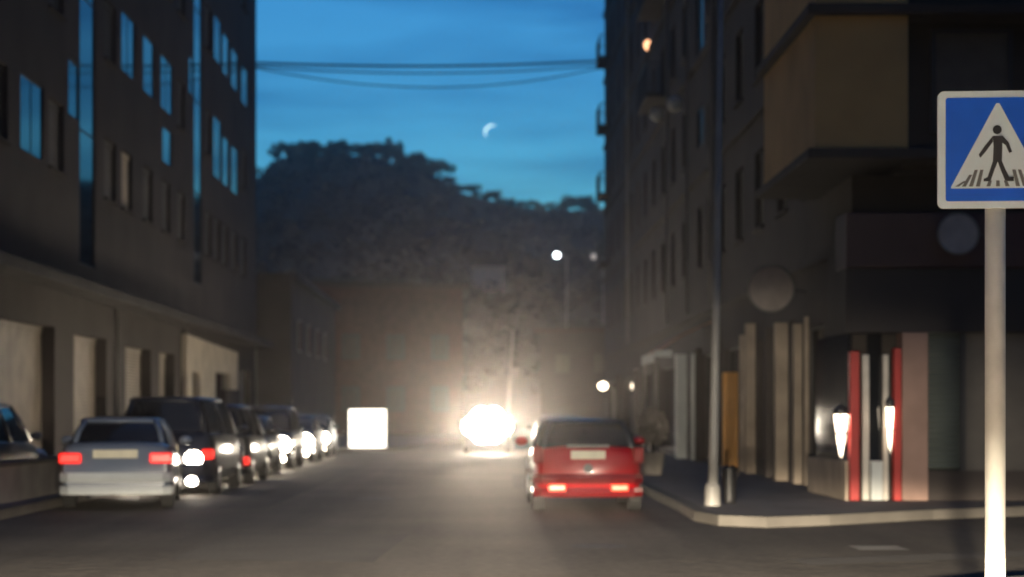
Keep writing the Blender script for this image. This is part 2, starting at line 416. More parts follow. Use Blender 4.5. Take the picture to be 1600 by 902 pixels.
def balcony(root, y0, y1, z, dep=.85, m=FRAME_D, right=True):
    b = link('balcony', B((XR-dep, XR-.004, y0, y1, z-.14, z)), RENDER_DARK, root, bevel=.01)
    bm = bmesh.new()
    box(bm, XR-dep, XR-dep+.04, y0, y1, z+.98, z+1.02)
    box(bm, XR-dep, XR-.01, y0, y0+.04, z+.975, z+1.015); box(bm, XR-dep, XR-.01, y1-.04, y1, z+.975, z+1.015)
    n = int((y1-y0)/.14)
    for i in range(n+1):
        y = y0+.02 + (y1-y0-.04)*i/n; tube(bm, [(XR-dep+.02, y, z), (XR-dep+.02, y, z+1)], .009, 5)
    for i in range(1, 6):
        x = XR-dep + dep*i/6
        tube(bm, [(x, y0+.02, z), (x, y0+.02, z+1)], .009, 5)
    link('railing', bm, m, b)
for z in (8.8, 12.1, 15.4, 18.7): balcony(rb, 92.4, 95.4, z, .5)
for z in (12.1, 15.4): balcony(rb, 63.5, 67.5, z, .7)

# ---- corner building with the red-framed shop and the ochre bay
cb = thing('corner_building', (0, 0, 0), 'corner shop building with an ochre bay overhead and a red framed entrance at pavement level', 'building')
YC = 29.8
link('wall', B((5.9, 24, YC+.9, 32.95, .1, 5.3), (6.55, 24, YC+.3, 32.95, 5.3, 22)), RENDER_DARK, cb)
bay = link('bay', B((5.12, 6.55, 29.6, 35.0, 5.55, 22)), OCHRE, cb)
for z in (5.4, 7.62, 10.6, 13.6, 16.6): link('balcony_slab', B((4.98, 11, 29.42, 35.1, z, z+.16)), RENDER_DARK, bay, bevel=.02)
for (x0, z0) in ((7.0, 5.9), (9.6, 5.9), (7.0, 8.9), (9.6, 8.9)):
    f = link('window', B((x0, x0+.08, YC+.2, YC+.29, z0, z0+1.6), (x0+1.2, x0+1.28, YC+.2, YC+.29, z0, z0+1.6), (x0+.08, x0+1.2, YC+.2, YC+.29, z0, z0+.08), (x0+.08, x0+1.2, YC+.2, YC+.29, z0+1.52, z0+1.6)), FRAME_D, cb)
    link('pane', B((x0+.05, x0+1.23, YC+.26, YC+.28, z0+.05, z0+1.55)), SHUT, f)
link('fascia', B((5.62, 12, YC-.08, YC+.85, 3.75, 4.6)), mat('maroon_fascia', (.05, .026, .03), .6, .2, 1), cb, bevel=.02)
link('lintel', B((5.62, 12, YC-.02, YC+.8, 2.75, 3.74)), RENDER_DARK, cb)
fr = link('red_frame', B((5.68, 5.82, YC-.1, YC+.1, .14, 2.45), (6.36, 6.47, YC-.1, YC+.1, .14, 2.5)), REDP, cb, bevel=.01)
link('door_post', B((5.9, 6.0, YC+.05, YC+.13, .14, 2.4), (6.22, 6.30, YC+.05, YC+.13, .14, 2.4)), METAL, cb, bevel=.006)
link('door', B((6.0, 6.22, YC+.2, YC+.24, .14, 2.74)), GLASS, cb)
link('step_block', B((6.02, 6.2, YC-.02, YC+.19, .14, .75)), PALE, cb, bevel=.01)
link('shop_window', B((5.70, 5.73, YC+.2, 32.9, .75, 2.74)), GLASS, cb)
link('plinth', B((5.64, 5.85, YC+.12, 33.4, .13, .74)), TAN, cb, bevel=.01)
link('brown_pier', B((6.48, 6.88, YC-.12, YC+.3, .14, 2.74)), mat('brown_stone', (.36, .235, .19), .75, .15, 2, .2), cb, bevel=.01)
bm = bmesh.new()
for i in range(26):
    z = .62 + i*.088
    for a, b in (((YC+.12), (YC+.08)), ((YC+.08), (YC+.12))):
        z2 = z+.044
        bm.faces.new([bm.verts.new(q) for q in ((6.9, a, z), (7.42, a, z), (7.42, b, z2), (6.9, b, z2))]); z = z2
link('roller_door', bm, SHUT_G, cb)
link('stall_riser', B((6.9, 12, YC-.04, YC+.16, .14, .6)), RENDER_BROWN, cb)
link('shop_window', B((7.5, 12, YC+.12, YC+.16, .6, 2.74)), SHUT, cb)
link('mullion', B((7.42, 7.5, YC+.04, YC+.2, .6, 2.74), (9.0, 9.07, YC+.04, YC+.2, .6, 2.74), (10.5, 10.57, YC+.04, YC+.2, .6, 2.74)), FRAME_D, cb)

# ---- brick house in the bend and dark blocks behind
bh = thing('brick_house', (-6.5, 118, 0), 'low reddish brick house standing across the far bend of the street', 'building', rz=R(14))
link('wall', B((-6.2, 5.4, 0, 12, 0, 9.2)), BRICK, bh)
link('roof', prism([(-6.5, -.4), (5.7, -.4), (5.7, 12.4), (-6.5, 12.4)], 9.2, 9.5), mat('roof_tile', (.07, .04, .03), .9, .2, 2), bh)
for z in (1.6, 4.8):
    for x in (-5, -2.2, .6, 3.4):
        f = link('window', B((x, x+.08, -.06, -.003, z, z+1.5), (x+1, x+1.08, -.06, -.003, z, z+1.5), (x+.08, x+1, -.06, -.003, z, z+.08), (x+.08, x+1, -.06, -.003, z+1.42, z+1.5)), FRAME_D, bh)
        link('pane', B((x+.05, x+1.03, -.03, -.004, z+.05, z+1.45)), mat('russet_shutter', (.085, .045, .038), .7, .2, 3), f)
gh = thing('row_house', (-12.4, 88, 0), 'plain grey-brown house beyond the end of the left apartment block', 'building')
link('wall', B((0, 3.6, 0, 26, 0, 7.6)), RENDER_BROWN, gh)
link('roof', B((-.2, 3.9, -.2, 26.2, 7.6, 7.9)), RENDER_DARK, gh)
for y in (3, 8, 13, 18):
    f = link('window', B((3.603, 3.66, y, y+1.2, 4.4, 5.9)), FRAME, gh)
    link('pane', B((3.662, 3.67, y+.08, y+1.12, 4.48, 5.82)), GLASS, f)
fh = thing('far_house', (6.4, 132, 0), 'dark two storey house at the far right of the bend below the hillside', 'building', rz=R(-10))
link('wall', B((-2.5, 9, 0, 10, 0, 7)), RENDER_DARK, fh)
link('roof', prism([(-2.9, -.4), (9.4, -.4), (9.4, 10.4), (-2.9, 10.4)], 7, 7.3), mat('roof_tile', (.16, .08, .055)), fh)
for x in (-1.5, 1.2, 3.9):
    f = link('window', B((x, x+1.1, -.05, -.003, 4.2, 5.6)), FRAME_D, fh); link('pane', B((x+.08, x+1.02, -.06, -.052, 4.28, 5.52)), SHUT, f)
hh = thing('hillside_hut', (1.2, 262, hill_h(1.2, 262)-.6), 'tiny pale hut half hidden high on the wooded hillside', 'hut')
link('wall', B((-2.2, 2.2, 0, 3, 0, 4.2)), CREAM, hh); link('roof', plate_xz([(-2.6, 4.2), (2.6, 4.2), (0, 5.7)], -.3, 3.3), RENDER_DARK, hh)
hh.location.x = 0.6

# ------------------------------------------------------------------ trees on the crest and the wood
def leaf_cloud(bm, c, rx, rz, n, s, rnd):
    for _ in range(n):
        while True:
            p = Vector((rnd.uniform(-1, 1), rnd.uniform(-1, 1), rnd.uniform(-1, 1)))
            if .25 < p.length < 1: break
        p = Vector((p.x*rx, p.y*rx, p.z*rz)) + Vector(c)
        a = Vector((rnd.gauss(0, 1), rnd.gauss(0, 1), rnd.gauss(0, 1))).normalized(); b = a.orthogonal().normalized(); d = a.cross(b)
        k = s*rnd.uniform(.6, 1.4)
        bm.faces.new([bm.verts.new(p + b*k), bm.verts.new(p + d*k*.8), bm.verts.new(p - b*k), bm.verts.new(p - d*k*.8)])

def make_tree(seed, h, rx, kind):
    rnd = random.Random(seed)
    root = bpy.data.objects.new('tree', None); col.objects.link(root)
    bm = tube(bmesh.new(), [(0, 0, -.6), (.1*rx, 0, h*.35), (.02, .1, h*.8)], [.2, .15, .06], 7)
    for k in range(6):
        a = rnd.uniform(0, 6.28); z = h*rnd.uniform(.35, .7)
        tube(bm, [(.05, 0, z), (math.cos(a)*rx*.55, math.sin(a)*rx*.55, z + h*.16)], [.07, .02], 5)
    link('trunk', bm, BARK, root)
    bm = bmesh.new()
    for k in range(9):
        a = rnd.uniform(0, 6.28); r = rx*rnd.uniform(.15, .75)
        leaf_cloud(bm, (math.cos(a)*r, math.sin(a)*r, h*rnd.uniform(.5, .86)), rx*rnd.uniform(.28, .45), h*rnd.uniform(.10, .17), 120, .17, rnd)
    link('crown', bm, LEAF, root)
    return root
protos = [make_tree(1, 5.2, 2.2, 0), make_tree(2, 4.2, 2.6, 0), make_tree(3, 6.2, 1.8, 0)]
used = set()
tree_px = [(430, 2, .8), (448, 0, .95), (463, 1, .95), (480, 0, 1.15), (497, 1, 1.1), (514, 2, .85), (531, 0, 1.1), (548, 1, 1.1), (566, 0, .9), (585, 1, 1.25), (601, 0, 1.2), (619, 2, 1.2), (634, 1, 1.4), (650, 0, 1.25), (662, 2, .9), (680, 1, 1.5),
           (703, 0, .7), (718, 1, .95), (739, 0, .75), (756, 1, .8), (772, 0, .8), (795, 1, .55), (815, 0, .55), (835, 1, .75), (858, 0, .5), (880, 1, .6), (905, 1, 1.35), (925, 0, .7), (940, 1, .6)]
place = {0: 'left shoulder of the crest', 1: 'high middle of the crest', 2: 'steep drop of the crest', 3: 'low right end of the crest'}
for i, (px, k, s) in enumerate(tree_px):
    src = protos[k]
    t = src if k not in used else copy_tree(src)
    used.add(k)
    yy = CREST - 2 + random.uniform(-3, 3)
    xx = (px-755)/3000*yy
    t.location = (xx, yy, hill_h(xx, yy) - 1.7*s); t.scale = (s,)*3; t.rotation_euler = (0, 0, random.uniform(0, 6.28))
    zone = 0 if px < 520 else 1 if px < 640 else 2 if px < 780 else 3
    lab = {0: 'dark bushy tree in the row on the left shoulder of the hill crest',
           1: 'dark bushy tree in the row along the high middle of the hill crest',
           2: 'dark bushy tree where the hill crest drops towards the right',
           3: 'small dark tree on the low right end of the hill crest'}[zone]
    g_ = {0: 'trees on the left shoulder of the hill crest', 1: 'trees on the high middle of the hill crest', 2: 'trees where the hill crest drops', 3: 'small trees on the low right end of the crest'}[zone]
    if px == 680: lab, g_ = 'biggest round tree standing apart just before the crest drops', None
    if px == 905: lab, g_ = 'larger round tree alone on the low crest beside the right block', None
    tag(t, lab, 'tree', g_)
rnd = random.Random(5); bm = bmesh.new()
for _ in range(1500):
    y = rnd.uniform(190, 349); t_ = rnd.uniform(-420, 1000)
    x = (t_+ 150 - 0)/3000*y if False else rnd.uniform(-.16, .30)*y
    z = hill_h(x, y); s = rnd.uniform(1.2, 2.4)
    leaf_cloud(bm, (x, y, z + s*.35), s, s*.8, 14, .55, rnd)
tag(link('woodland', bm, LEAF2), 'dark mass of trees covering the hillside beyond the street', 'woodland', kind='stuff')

# ------------------------------------------------------------------ cables over the street, moon
def cable(y, A, Bp, sag, r, label):
    pts = []
    for i in range(33):
        u = i/32; pts.append((A[0]+(Bp[0]-A[0])*u, y + (Bp[2]-A[2])*u, A[1]+(Bp[1]-A[1])*u - 4*sag*u*(1-u)))
    tag(link('cable', T(pts, r, 6), CABLE, smooth=True), label, 'cable', 'cables slung across the street')
cable(84, (XL, 16.8, 84), (XR, 19.1, 96), .20, .055, 'thick uppermost cable slung between the two blocks')
cable(84, (XL, 16.65, 84), (XR, 18.9, 96), .36, .035, 'thin cable hugging the thick one across the street')
cable(84, (XL, 16.6, 84), (XR, 18.8, 96), .95, .03, 'lowest sagging cable across the street')
bm = bmesh.new()
rr = 12; ring = []
for i in range(25):
    a = R(-75 + 150*i/24); ring.append((rr*math.cos(a), rr*math.sin(a)))
for i in range(25):
    a = R(75 - 150*i/24); ring.append((rr*.80*math.cos(a) - rr*.02, rr*.97*math.sin(a)))
mo = link('moon', plate_xz(ring, 0, 2), mat('moon_face', (.8, .8, .75), .8, .1, .3, emit=2.2, ecol=(.75, 1, 1)))
mo.location = ((769-755)/3000*3000, 3000, 1.5 + (645-207)); mo.rotation_euler = (0, R(-140), 0)
tag(mo, 'thin bright crescent moon high over the hill', 'moon')

# ------------------------------------------------------------------ crossing sign on its pole
sg = thing('crossing_sign', (2.64, 9.9, .13), 'square blue pedestrian crossing sign on a pale round pole at the near right corner', 'road sign', rz=R(-4))
S = .6; zb = 2.42; x0 = -S/2; y_ = -.06
def rrect(x0, x1, z0, z1, r, n=5):
    p = []
    for cx, cz, a0 in ((x1-r, z1-r, 0), (x0+r, z1-r, 90), (x0+r, z0+r, 180), (x1-r, z0+r, 270)):
        for i in range(n+1):
            a = R(a0 + 90*i/n); p.append((cx + r*math.cos(a), cz + r*math.sin(a)))
    return p
panel = link('panel', plate_xz(rrect(-.3, .3, zb, zb+.6, .03), y_, y_+.03), SIGN_W, sg)
link('blue_field', plate_xz(rrect(-.262, .262, zb+.035, zb+.565, .012), y_-.004, y_-.001), SIGN_B, panel)
link('triangle', plate_xz([(-.236, zb+.10), (.236, zb+.10), (.236, zb+.108), (.008, zb+.535), (-.008, zb+.535), (-.236, zb+.108)], y_-.008, y_-.005), SIGN_W, panel)
bm = bmesh.new()
def add_plate(bm, poly, fig=True):
    if fig: poly = [(x*.84, Z+.135 + (z-Z-.125)*.86) for x, z in poly]
    b2 = plate_xz(poly, y_-.012, y_-.009); me = bpy.data.meshes.new('t'); b2.to_mesh(me); b2.free(); bm.from_mesh(me); bpy.data.meshes.remove(me)
Z = zb
add_plate(bm, [(.027*math.cos(R(a*24)) - .004, Z+.432 + .027*math.sin(R(a*24))) for a in range(15)])       # head
add_plate(bm, [(-.030, Z+.395), (.028, Z+.395), (.026, Z+.33), (.024, Z+.245), (-.030, Z+.245), (-.026, Z+.33)])  # torso
add_plate(bm, [(-.030, Z+.395), (-.030, Z+.36), (-.075, Z+.30), (-.105, Z+.265), (-.115, Z+.285), (-.08, Z+.335)])  # arm
add_plate(bm, [(.028, Z+.395), (.065, Z+.355), (.085, Z+.30), (.068, Z+.292), (.048, Z+.338), (.026, Z+.355)])
add_plate(bm, [(-.030, Z+.245), (.000, Z+.245), (-.022, Z+.19), (-.045, Z+.125), (-.085, Z+.125), (-.085, Z+.14), (-.062, Z+.15), (-.045, Z+.20)])  # legs
add_plate(bm, [(-.002, Z+.245), (.024, Z+.245), (.045, Z+.195), (.068, Z+.15), (.095, Z+.15), (.095, Z+.125), (.045, Z+.125), (.018, Z+.19)])
link('pedestrian', bm, SIGN_K, panel)
for k in (-4.7, -3.9, -3.1, -2.3, -1.1, 0, 1.1, 2.3, 3.1, 3.9, 4.7):
    bm = bmesh.new(); xc = k*.044; hh_ = .030 if abs(k) < 2 else .085 if abs(k) < 3.5 else .060 if abs(k) < 4 else .028
    add_plate(bm, [(xc-.010, Z+.109), (xc+.010, Z+.109), (xc*.80+.008, Z+.109+hh_), (xc*.80-.008, Z+.109+hh_)], False)
    link('zebra_stripe', bm, mat('sign_grey', (.12, .12, .12), .5, 0), panel)
link('pole', T([(0, 0, -.13), (0, 0, 3.0)], .052, 20), METAL, sg, smooth=True)
link('clamp', B((-.07, .07, y_+.031, .06, zb+.12, zb+.16), (-.07, .07, y_+.031, .06, zb+.44, zb+.48)), METAL, sg, bevel=.005)
link('pole_base', T([(0, 0, 0), (0, 0, .04), (0, 0, .05)], [.09, .09, .055], 16), METAL, sg)

# ------------------------------------------------------------------ street furniture on the right pavement
lp = thing('street_lamp', (3.38, 28.3, .13), 'tall unlit street lamp post at the kerb corner, pale at the foot', 'street lamp')
link('post', T([(0, 0, 0), (.02, 0, 1.0), (.05, 0, 2.6), (.16, .2, 8.2)], [.075, .068, .06, .035], 14), STEEL, lp, smooth=True)
link('base', T([(0, 0, 0), (0, 0, .28), (0, 0, .34)], [.12, .11, .08], 14), STEEL, lp)
link('arm', T([(.16, .2, 8.15), (-.5, .25, 8.5), (-1.3, .3, 8.6)], [.03, .028, .026], 8), STEEL, lp, smooth=True)
link('lantern', B((-1.85, -1.25, .2, .42, 8.53, 8.68)), FRAME_D, lp, bevel=.03)
bn = thing('litter_bin', (3.72, 29.0, .13), 'black litter bin standing just behind the foot of the lamp post', 'bin')
link('body', T([(0, 0, 0), (0, 0, .04), (0, 0, .5)], [.085, .10, .12], 16), BLACKP, bn, smooth=False)
link('lid', T([(0, 0, .5), (0, 0, .53), (0, 0, .57)], [.13, .13, .08], 16), BLACKP, bn)
op = thing('advert_totem', (5.38, 41.8, .13), 'narrow orange upright panel on the pavement behind the lamp post', 'panel')
link('panel', B((-.17, .16, -.06, .06, .06, 2.25)), ORANGE, op, bevel=.02)
link('foot', B((-.2, .19, -.12, .12, 0, .06)), FRAME_D, op, bevel=.01)

def round_sign(loc, r, label):
    t = thing('round_shop_sign', loc, label, 'sign', 'round projecting shop signs')
    bm = tube(bmesh.new(), [(0, -.05, 0), (0, -.045, 0), (0, .045, 0), (0, .05, 0)], [r*.97, r, r, r*.97], 32)
    link('disc', bm, SIGN_BACK, t)
    link('rim', tube(bmesh.new(), [(r*1.0*math.cos(R(a*10)), -.05, r*1.0*math.sin(R(a*10))) for a in range(36)] + [(r, -.05, 0.001)], .02, 6, False), FRAME, t)
    link('bracket', T([(r*.9, 0, 0), (r+.28, 0, -.06)], .025, 6), FRAME_D, t)
    return t
round_sign((5.42, 36.2, 3.83), .43, 'larger round grey sign disc projecting above the slim shop piers')
s2 = round_sign((7.30, 29.55, 4.25), .31, 'smaller round grey sign disc on the maroon fascia beside the crossing sign')
# awning with post
aw = thing('awning', (5.3, 51.5, 0), 'brown awning with a white valance over the pavement beyond the lamp post', 'awning')
bm = bmesh.new()
seg = 10
for i in range(seg):
    y0_, y1_ = -1.6 + 3.6*i/seg, -1.6 + 3.6*(i+1)/seg
    a = [(-.85, y0_, 3.05), (-.85, y1_, 3.05), (-.2, y1_, 3.48), (.79, y1_, 3.95), (.79, y0_, 3.95), (-.2, y0_, 3.48)]
    v = [bm.verts.new(p) for p in a]
    bm.faces.new((v[0], v[1], v[2], v[5])); bm.faces.new((v[5], v[2], v[3], v[4]))
cl_ = link('canopy', bm, AWN, aw); sm = cl_.modifiers.new('s', 'SOLIDIFY'); sm.thickness = .03
link('valance', B((-.88, -.855, -1.6, 2.0, 2.82, 3.06), (-.85, -.4, -1.64, -1.61, 2.95, 3.12)), PALE, aw)
link('post', T([(-.8, -1.5, .13), (-.8, -1.5, 2.85)], .045, 10), STEEL, aw)
link('post', T([(-.8, 1.9, .13), (-.8, 1.9, 2.85)], .045, 10), STEEL, aw)
# potted shrub
pt = thing('potted_shrub', (3.75, 42.5, .13), 'pale leaved round shrub in a pot on the pavement beside the red car', 'potted plant')
link('pot', T([(0, 0, 0), (0, 0, .45), (0, 0, .5)], [.2, .27, .28], 16), CONC, pt)
bm = bmesh.new(); rnd = random.Random(9); leaf_cloud(bm, (0, 0, 1.05), .34, .42, 900, .045, rnd)
link('foliage', bm, mat('pale_leaves', (.28, .25, .22), .8, .3, 5), pt)
link('stem', T([(0, 0, .45), (.02, 0, 1.1)], [.03, .02], 6), BARK, pt)

# wall lanterns that are lit beside the red frames
def lantern(loc, s, m, label, tall=1.0):
    t = thing('wall_lantern', loc, label, 'lamp', 'lit lanterns on the corner shop')
    link('glass', T([(0, 0, -.19*s*tall), (0, 0, -.06*s*tall), (0, 0, .08*s*tall), (0, 0, .16*s*tall)], [.015*s, .055*s, .085*s, .10*s], 14), m, t, smooth=False)
    for k in range(6):
        a = R(60*k + 15)
        link('cage_bar', T([(.02*s*math.cos(a), .02*s*math.sin(a), -.19*s*tall), (.108*s*math.cos(a), .108*s*math.sin(a), .16*s*tall)], .012, 5), FRAME_D, t)
    link('ring', tube(bmesh.new(), [(0, 0, .0), (0, 0, .03*s)], .085*s, 14), FRAME_D, t)
    link('cap', T([(0, 0, .16*s*tall), (0, 0, .2*s*tall), (0, 0, .24*s*tall)], [.1*s, .1*s, .02*s], 12), FRAME_D, t)
    link('bracket', T([(0, .02, .2*s*tall), (0, .25, .2*s*tall)], .015, 6), FRAME_D, t)
    return t
lantern((5.55, 29.78, 1.16), 1.25, LAMP_Y, 'lit lantern left of the leftmost red door post', 1.55)
lantern((6.295, 29.72, 1.22), .75, LAMP_Y, 'narrow lit lantern against the second red door post', 3.0)

# low concrete wall at the left
lw = thing('low_wall', (-7.35, 27.2, .13), 'low pale concrete wall on the left pavement with a coping', 'wall')
link('wall', B((-.12, .1, 0, 7.5, 0, .55)), CONC, lw); link('coping', B((-.16, .14, -.03, 7.53, .552, .62)), KERB, lw, bevel=.01)

# street lamps that are lit far away, one put in for a lens ghost
def far_lamp(x, y, z0, h, m, r, label, lean=0.0, arm=-1.1, lit=True):
    t = thing('lamp_post', (x, y, z0), label, 'street lamp')
    link('post', T([(0, 0, -.5), (lean, 0, h)], [.09, .06], 8), STEEL, t)
    link('arm', T([(lean, 0, h-.05), (lean+arm, 0, h+.25)], .035, 6), STEEL, t)
    hd = link('head', B((lean+arm-.35, lean+arm+.35, -.15, .15, h+.2, h+.33)), FRAME_D, t, bevel=.02)
    if lit: link('lamp', sphere((lean+arm, -.05, h+.12), r, 12, .9), m, hd, smooth=True)
    return t
def hl(px, py, d): return ((px-755)/3000*d, 1.5 + (645-py)/3000*d)
x, z = hl(870, 398, 215); far_lamp(x+1.1, 215, hill_h(x, 215)-.2, z - hill_h(x, 215), LAMP_W, .34, 'white lit lamp on the dark hillside beside the right block')
x, z = hl(928, 400, 230); far_lamp(x+1.1, 230, hill_h(x, 230)-.2, z - hill_h(x, 230), mat('ghost_glow', (.7, .7, .65), .3, 0, 5, emit=.35, ecol=(1, .9, .8)), .4, 'faint lamp put in for a lens ghost on the dark hillside nearest the right block')  # post and lamp added where only a lens ghost shines
x, z = hl(942, 603, 88); far_lamp(x+.5, 88, .13, z-.25, LAMP_Y, .22, 'low warm lamp post on the pavement beyond the red car', 0, -.5)
far_lamp(1.3, 112, .0, 6.3, LAMP_W, .1, 'slightly leaning unlit post behind the oncoming car', .45, -.6, False)
# amber light high on the right block
al = thing('wall_lamp', (XR-.1, 70, 14.9), 'small amber lamp glowing high on the right block', 'lamp')
link('glass', sphere((0, 0, 0), .15, 12, 1.3), LAMP_O, al, smooth=True); link('bracket', B((-.02, .097, .02, .08, .1, .16)), FRAME_D, al)
for (px, py, lab) in ((1055, 163, 'upper small pale satellite dish on the right block'), (1027, 179, 'lower small pale satellite dish on the right block')):
    d = (XR-.3)*3000/(px-755); z = 1.5 + (645-py)/3000*d
    t = thing('satellite_dish', (XR-.3, d, z), lab, 'satellite dish', 'satellite dishes on the right block')
    bm = bmesh.new(); bmesh.ops.create_uvsphere(bm, u_segments=18, v_segments=12, radius=.35)
    bmesh.ops.delete(bm, geom=[v for v in bm.verts if v.co.z > -.18], context='VERTS')
    for v in bm.verts: v.co.z += .3
    o = link('dish', bm, PALE, t, smooth=True); o.rotation_euler = (R(-70), 0, 0); sm = o.modifiers.new('s', 'SOLIDIFY'); sm.thickness = .012
    link('arm', T([(0, 0, 0), (.28, .05, -.1)], .02, 6), FRAME, t)
# low lit lamp on the left arcade
wl = thing('wall_lamp', (XL+.18, 53.0, 1.9), 'small warm lamp low between the pale garage doors on the left', 'lamp')
wl.location = (-9.6, 54.3, 1.5)
link('glass', sphere((0, 0, 0), .10, 12, 1.2), LAMP_Y, wl, smooth=True); link('post', T([(0, 0, -1.37), (0, 0, -.12)], .03, 8), FRAME_D, wl)

# backlit panel at the end of the parked row
lx = thing('light_box', (-4.52, 75, .13), 'large glowing white light box at the far end of the parked row', 'light box')
link('case', B((-.78, .78, 0, .22, -.1, 1.56)), FRAME_D, lx, bevel=.02)
link('foot', B((-.6, -.5, .02, .2, -.16, -.1)), METAL, lx); link('foot', B((.5, .6, .02, .2, -.16, -.1)), METAL, lx)
link('lit_face', B((-.73, .73, -.02, -.004, .0, 1.50)), BOX_ON, lx)

# ------------------------------------------------------------------ cars
PAINT = {}
def paint_mat(nm, c):
    return mat('car_paint_'+nm, c, .32, .06, 2, spec=.5, coat=.6)

def loft(bm, secs):
    rings = [[bm.verts.new(p) for p in s] for s in secs]
    n = len(rings[0])
    for a, b in zip(rings, rings[1:]):
        for k in range(n): bm.faces.new((a[k], a[(k+1) % n], b[(k+1) % n], b[k]))
    bm.faces.new(rings[0][::-1]); bm.faces.new(rings[-1])

def body_section(y, w, zb, zt, crown=.02):
    h = zt-zb
    half = [(w*.80, zb), (w*.955, zb+h*.10), (w*.985, zb+h*.30), (w, zb+h*.52), (w*.985, zb+h*.78), (w*.93, zb+h*.95), (w*.80, zt), (w*.4, zt+crown)]
    return [(x, y, z) for x, z in half] + [(-x, y, z) for x, z in half[::-1]]

STYLES = {
 # length, half width, height; body stations (y, w factor, z bottom, z top); cabin: base rear/front y, roof rear/front y, belt z
 'sedan': dict(L=4.4, W=.865, H=1.42, st=[(0, .90, .34, .90), (.10, .95, .26, 1.0), (.55, .99, .22, 1.03), (1.2, 1, .20, 1.0), (2.6, 1, .20, .98), (3.3, .99, .20, .93), (4.0, .95, .22, .80), (4.3, .88, .26, .66), (4.4, .80, .32, .56)],
               cab=(.62, 3.30, 1.15, 2.45), belt=.96, wheels=(.85, 3.5)),
 'hatch': dict(L=3.9, W=.845, H=1.40, st=[(0, .80, .36, .86), (.05, .88, .28, .95), (.18, .95, .23, .99), (.5, .99, .20, 1.0), (1.3, 1, .20, .99), (2.4, 1, .20, .96), (3.0, .99, .20, .90), (3.55, .94, .22, .78), (3.82, .87, .26, .64), (3.9, .80, .32, .54)],
               cab=(.10, 2.95, .42, 2.2), belt=.96, wheels=(.62, 3.1)),
 'van': dict(L=4.6, W=.91, H=1.78, st=[(0, .93, .34, 1.1), (.06, .98, .26, 1.15), (.5, 1, .22, 1.15), (2.4, 1, .22, 1.13), (3.6, 1, .22, 1.08), (4.2, .95, .24, .95), (4.5, .88, .28, .78), (4.6, .82, .34, .62)],
             cab=(.05, 3.9, .16, 3.15), belt=1.1, wheels=(.8, 3.7)),
 'mpv': dict(L=4.2, W=.88, H=1.66, st=[(0, .92, .32, 1.0), (.08, .97, .24, 1.06), (.5, 1, .20, 1.06), (2.4, 1, .20, 1.03), (3.3, .99, .20, .97), (3.85, .94, .22, .84), (4.12, .87, .27, .66), (4.2, .80, .32, .56)],
             cab=(.08, 3.25, .32, 2.5), belt=1.02, wheels=(.72, 3.4)),
}
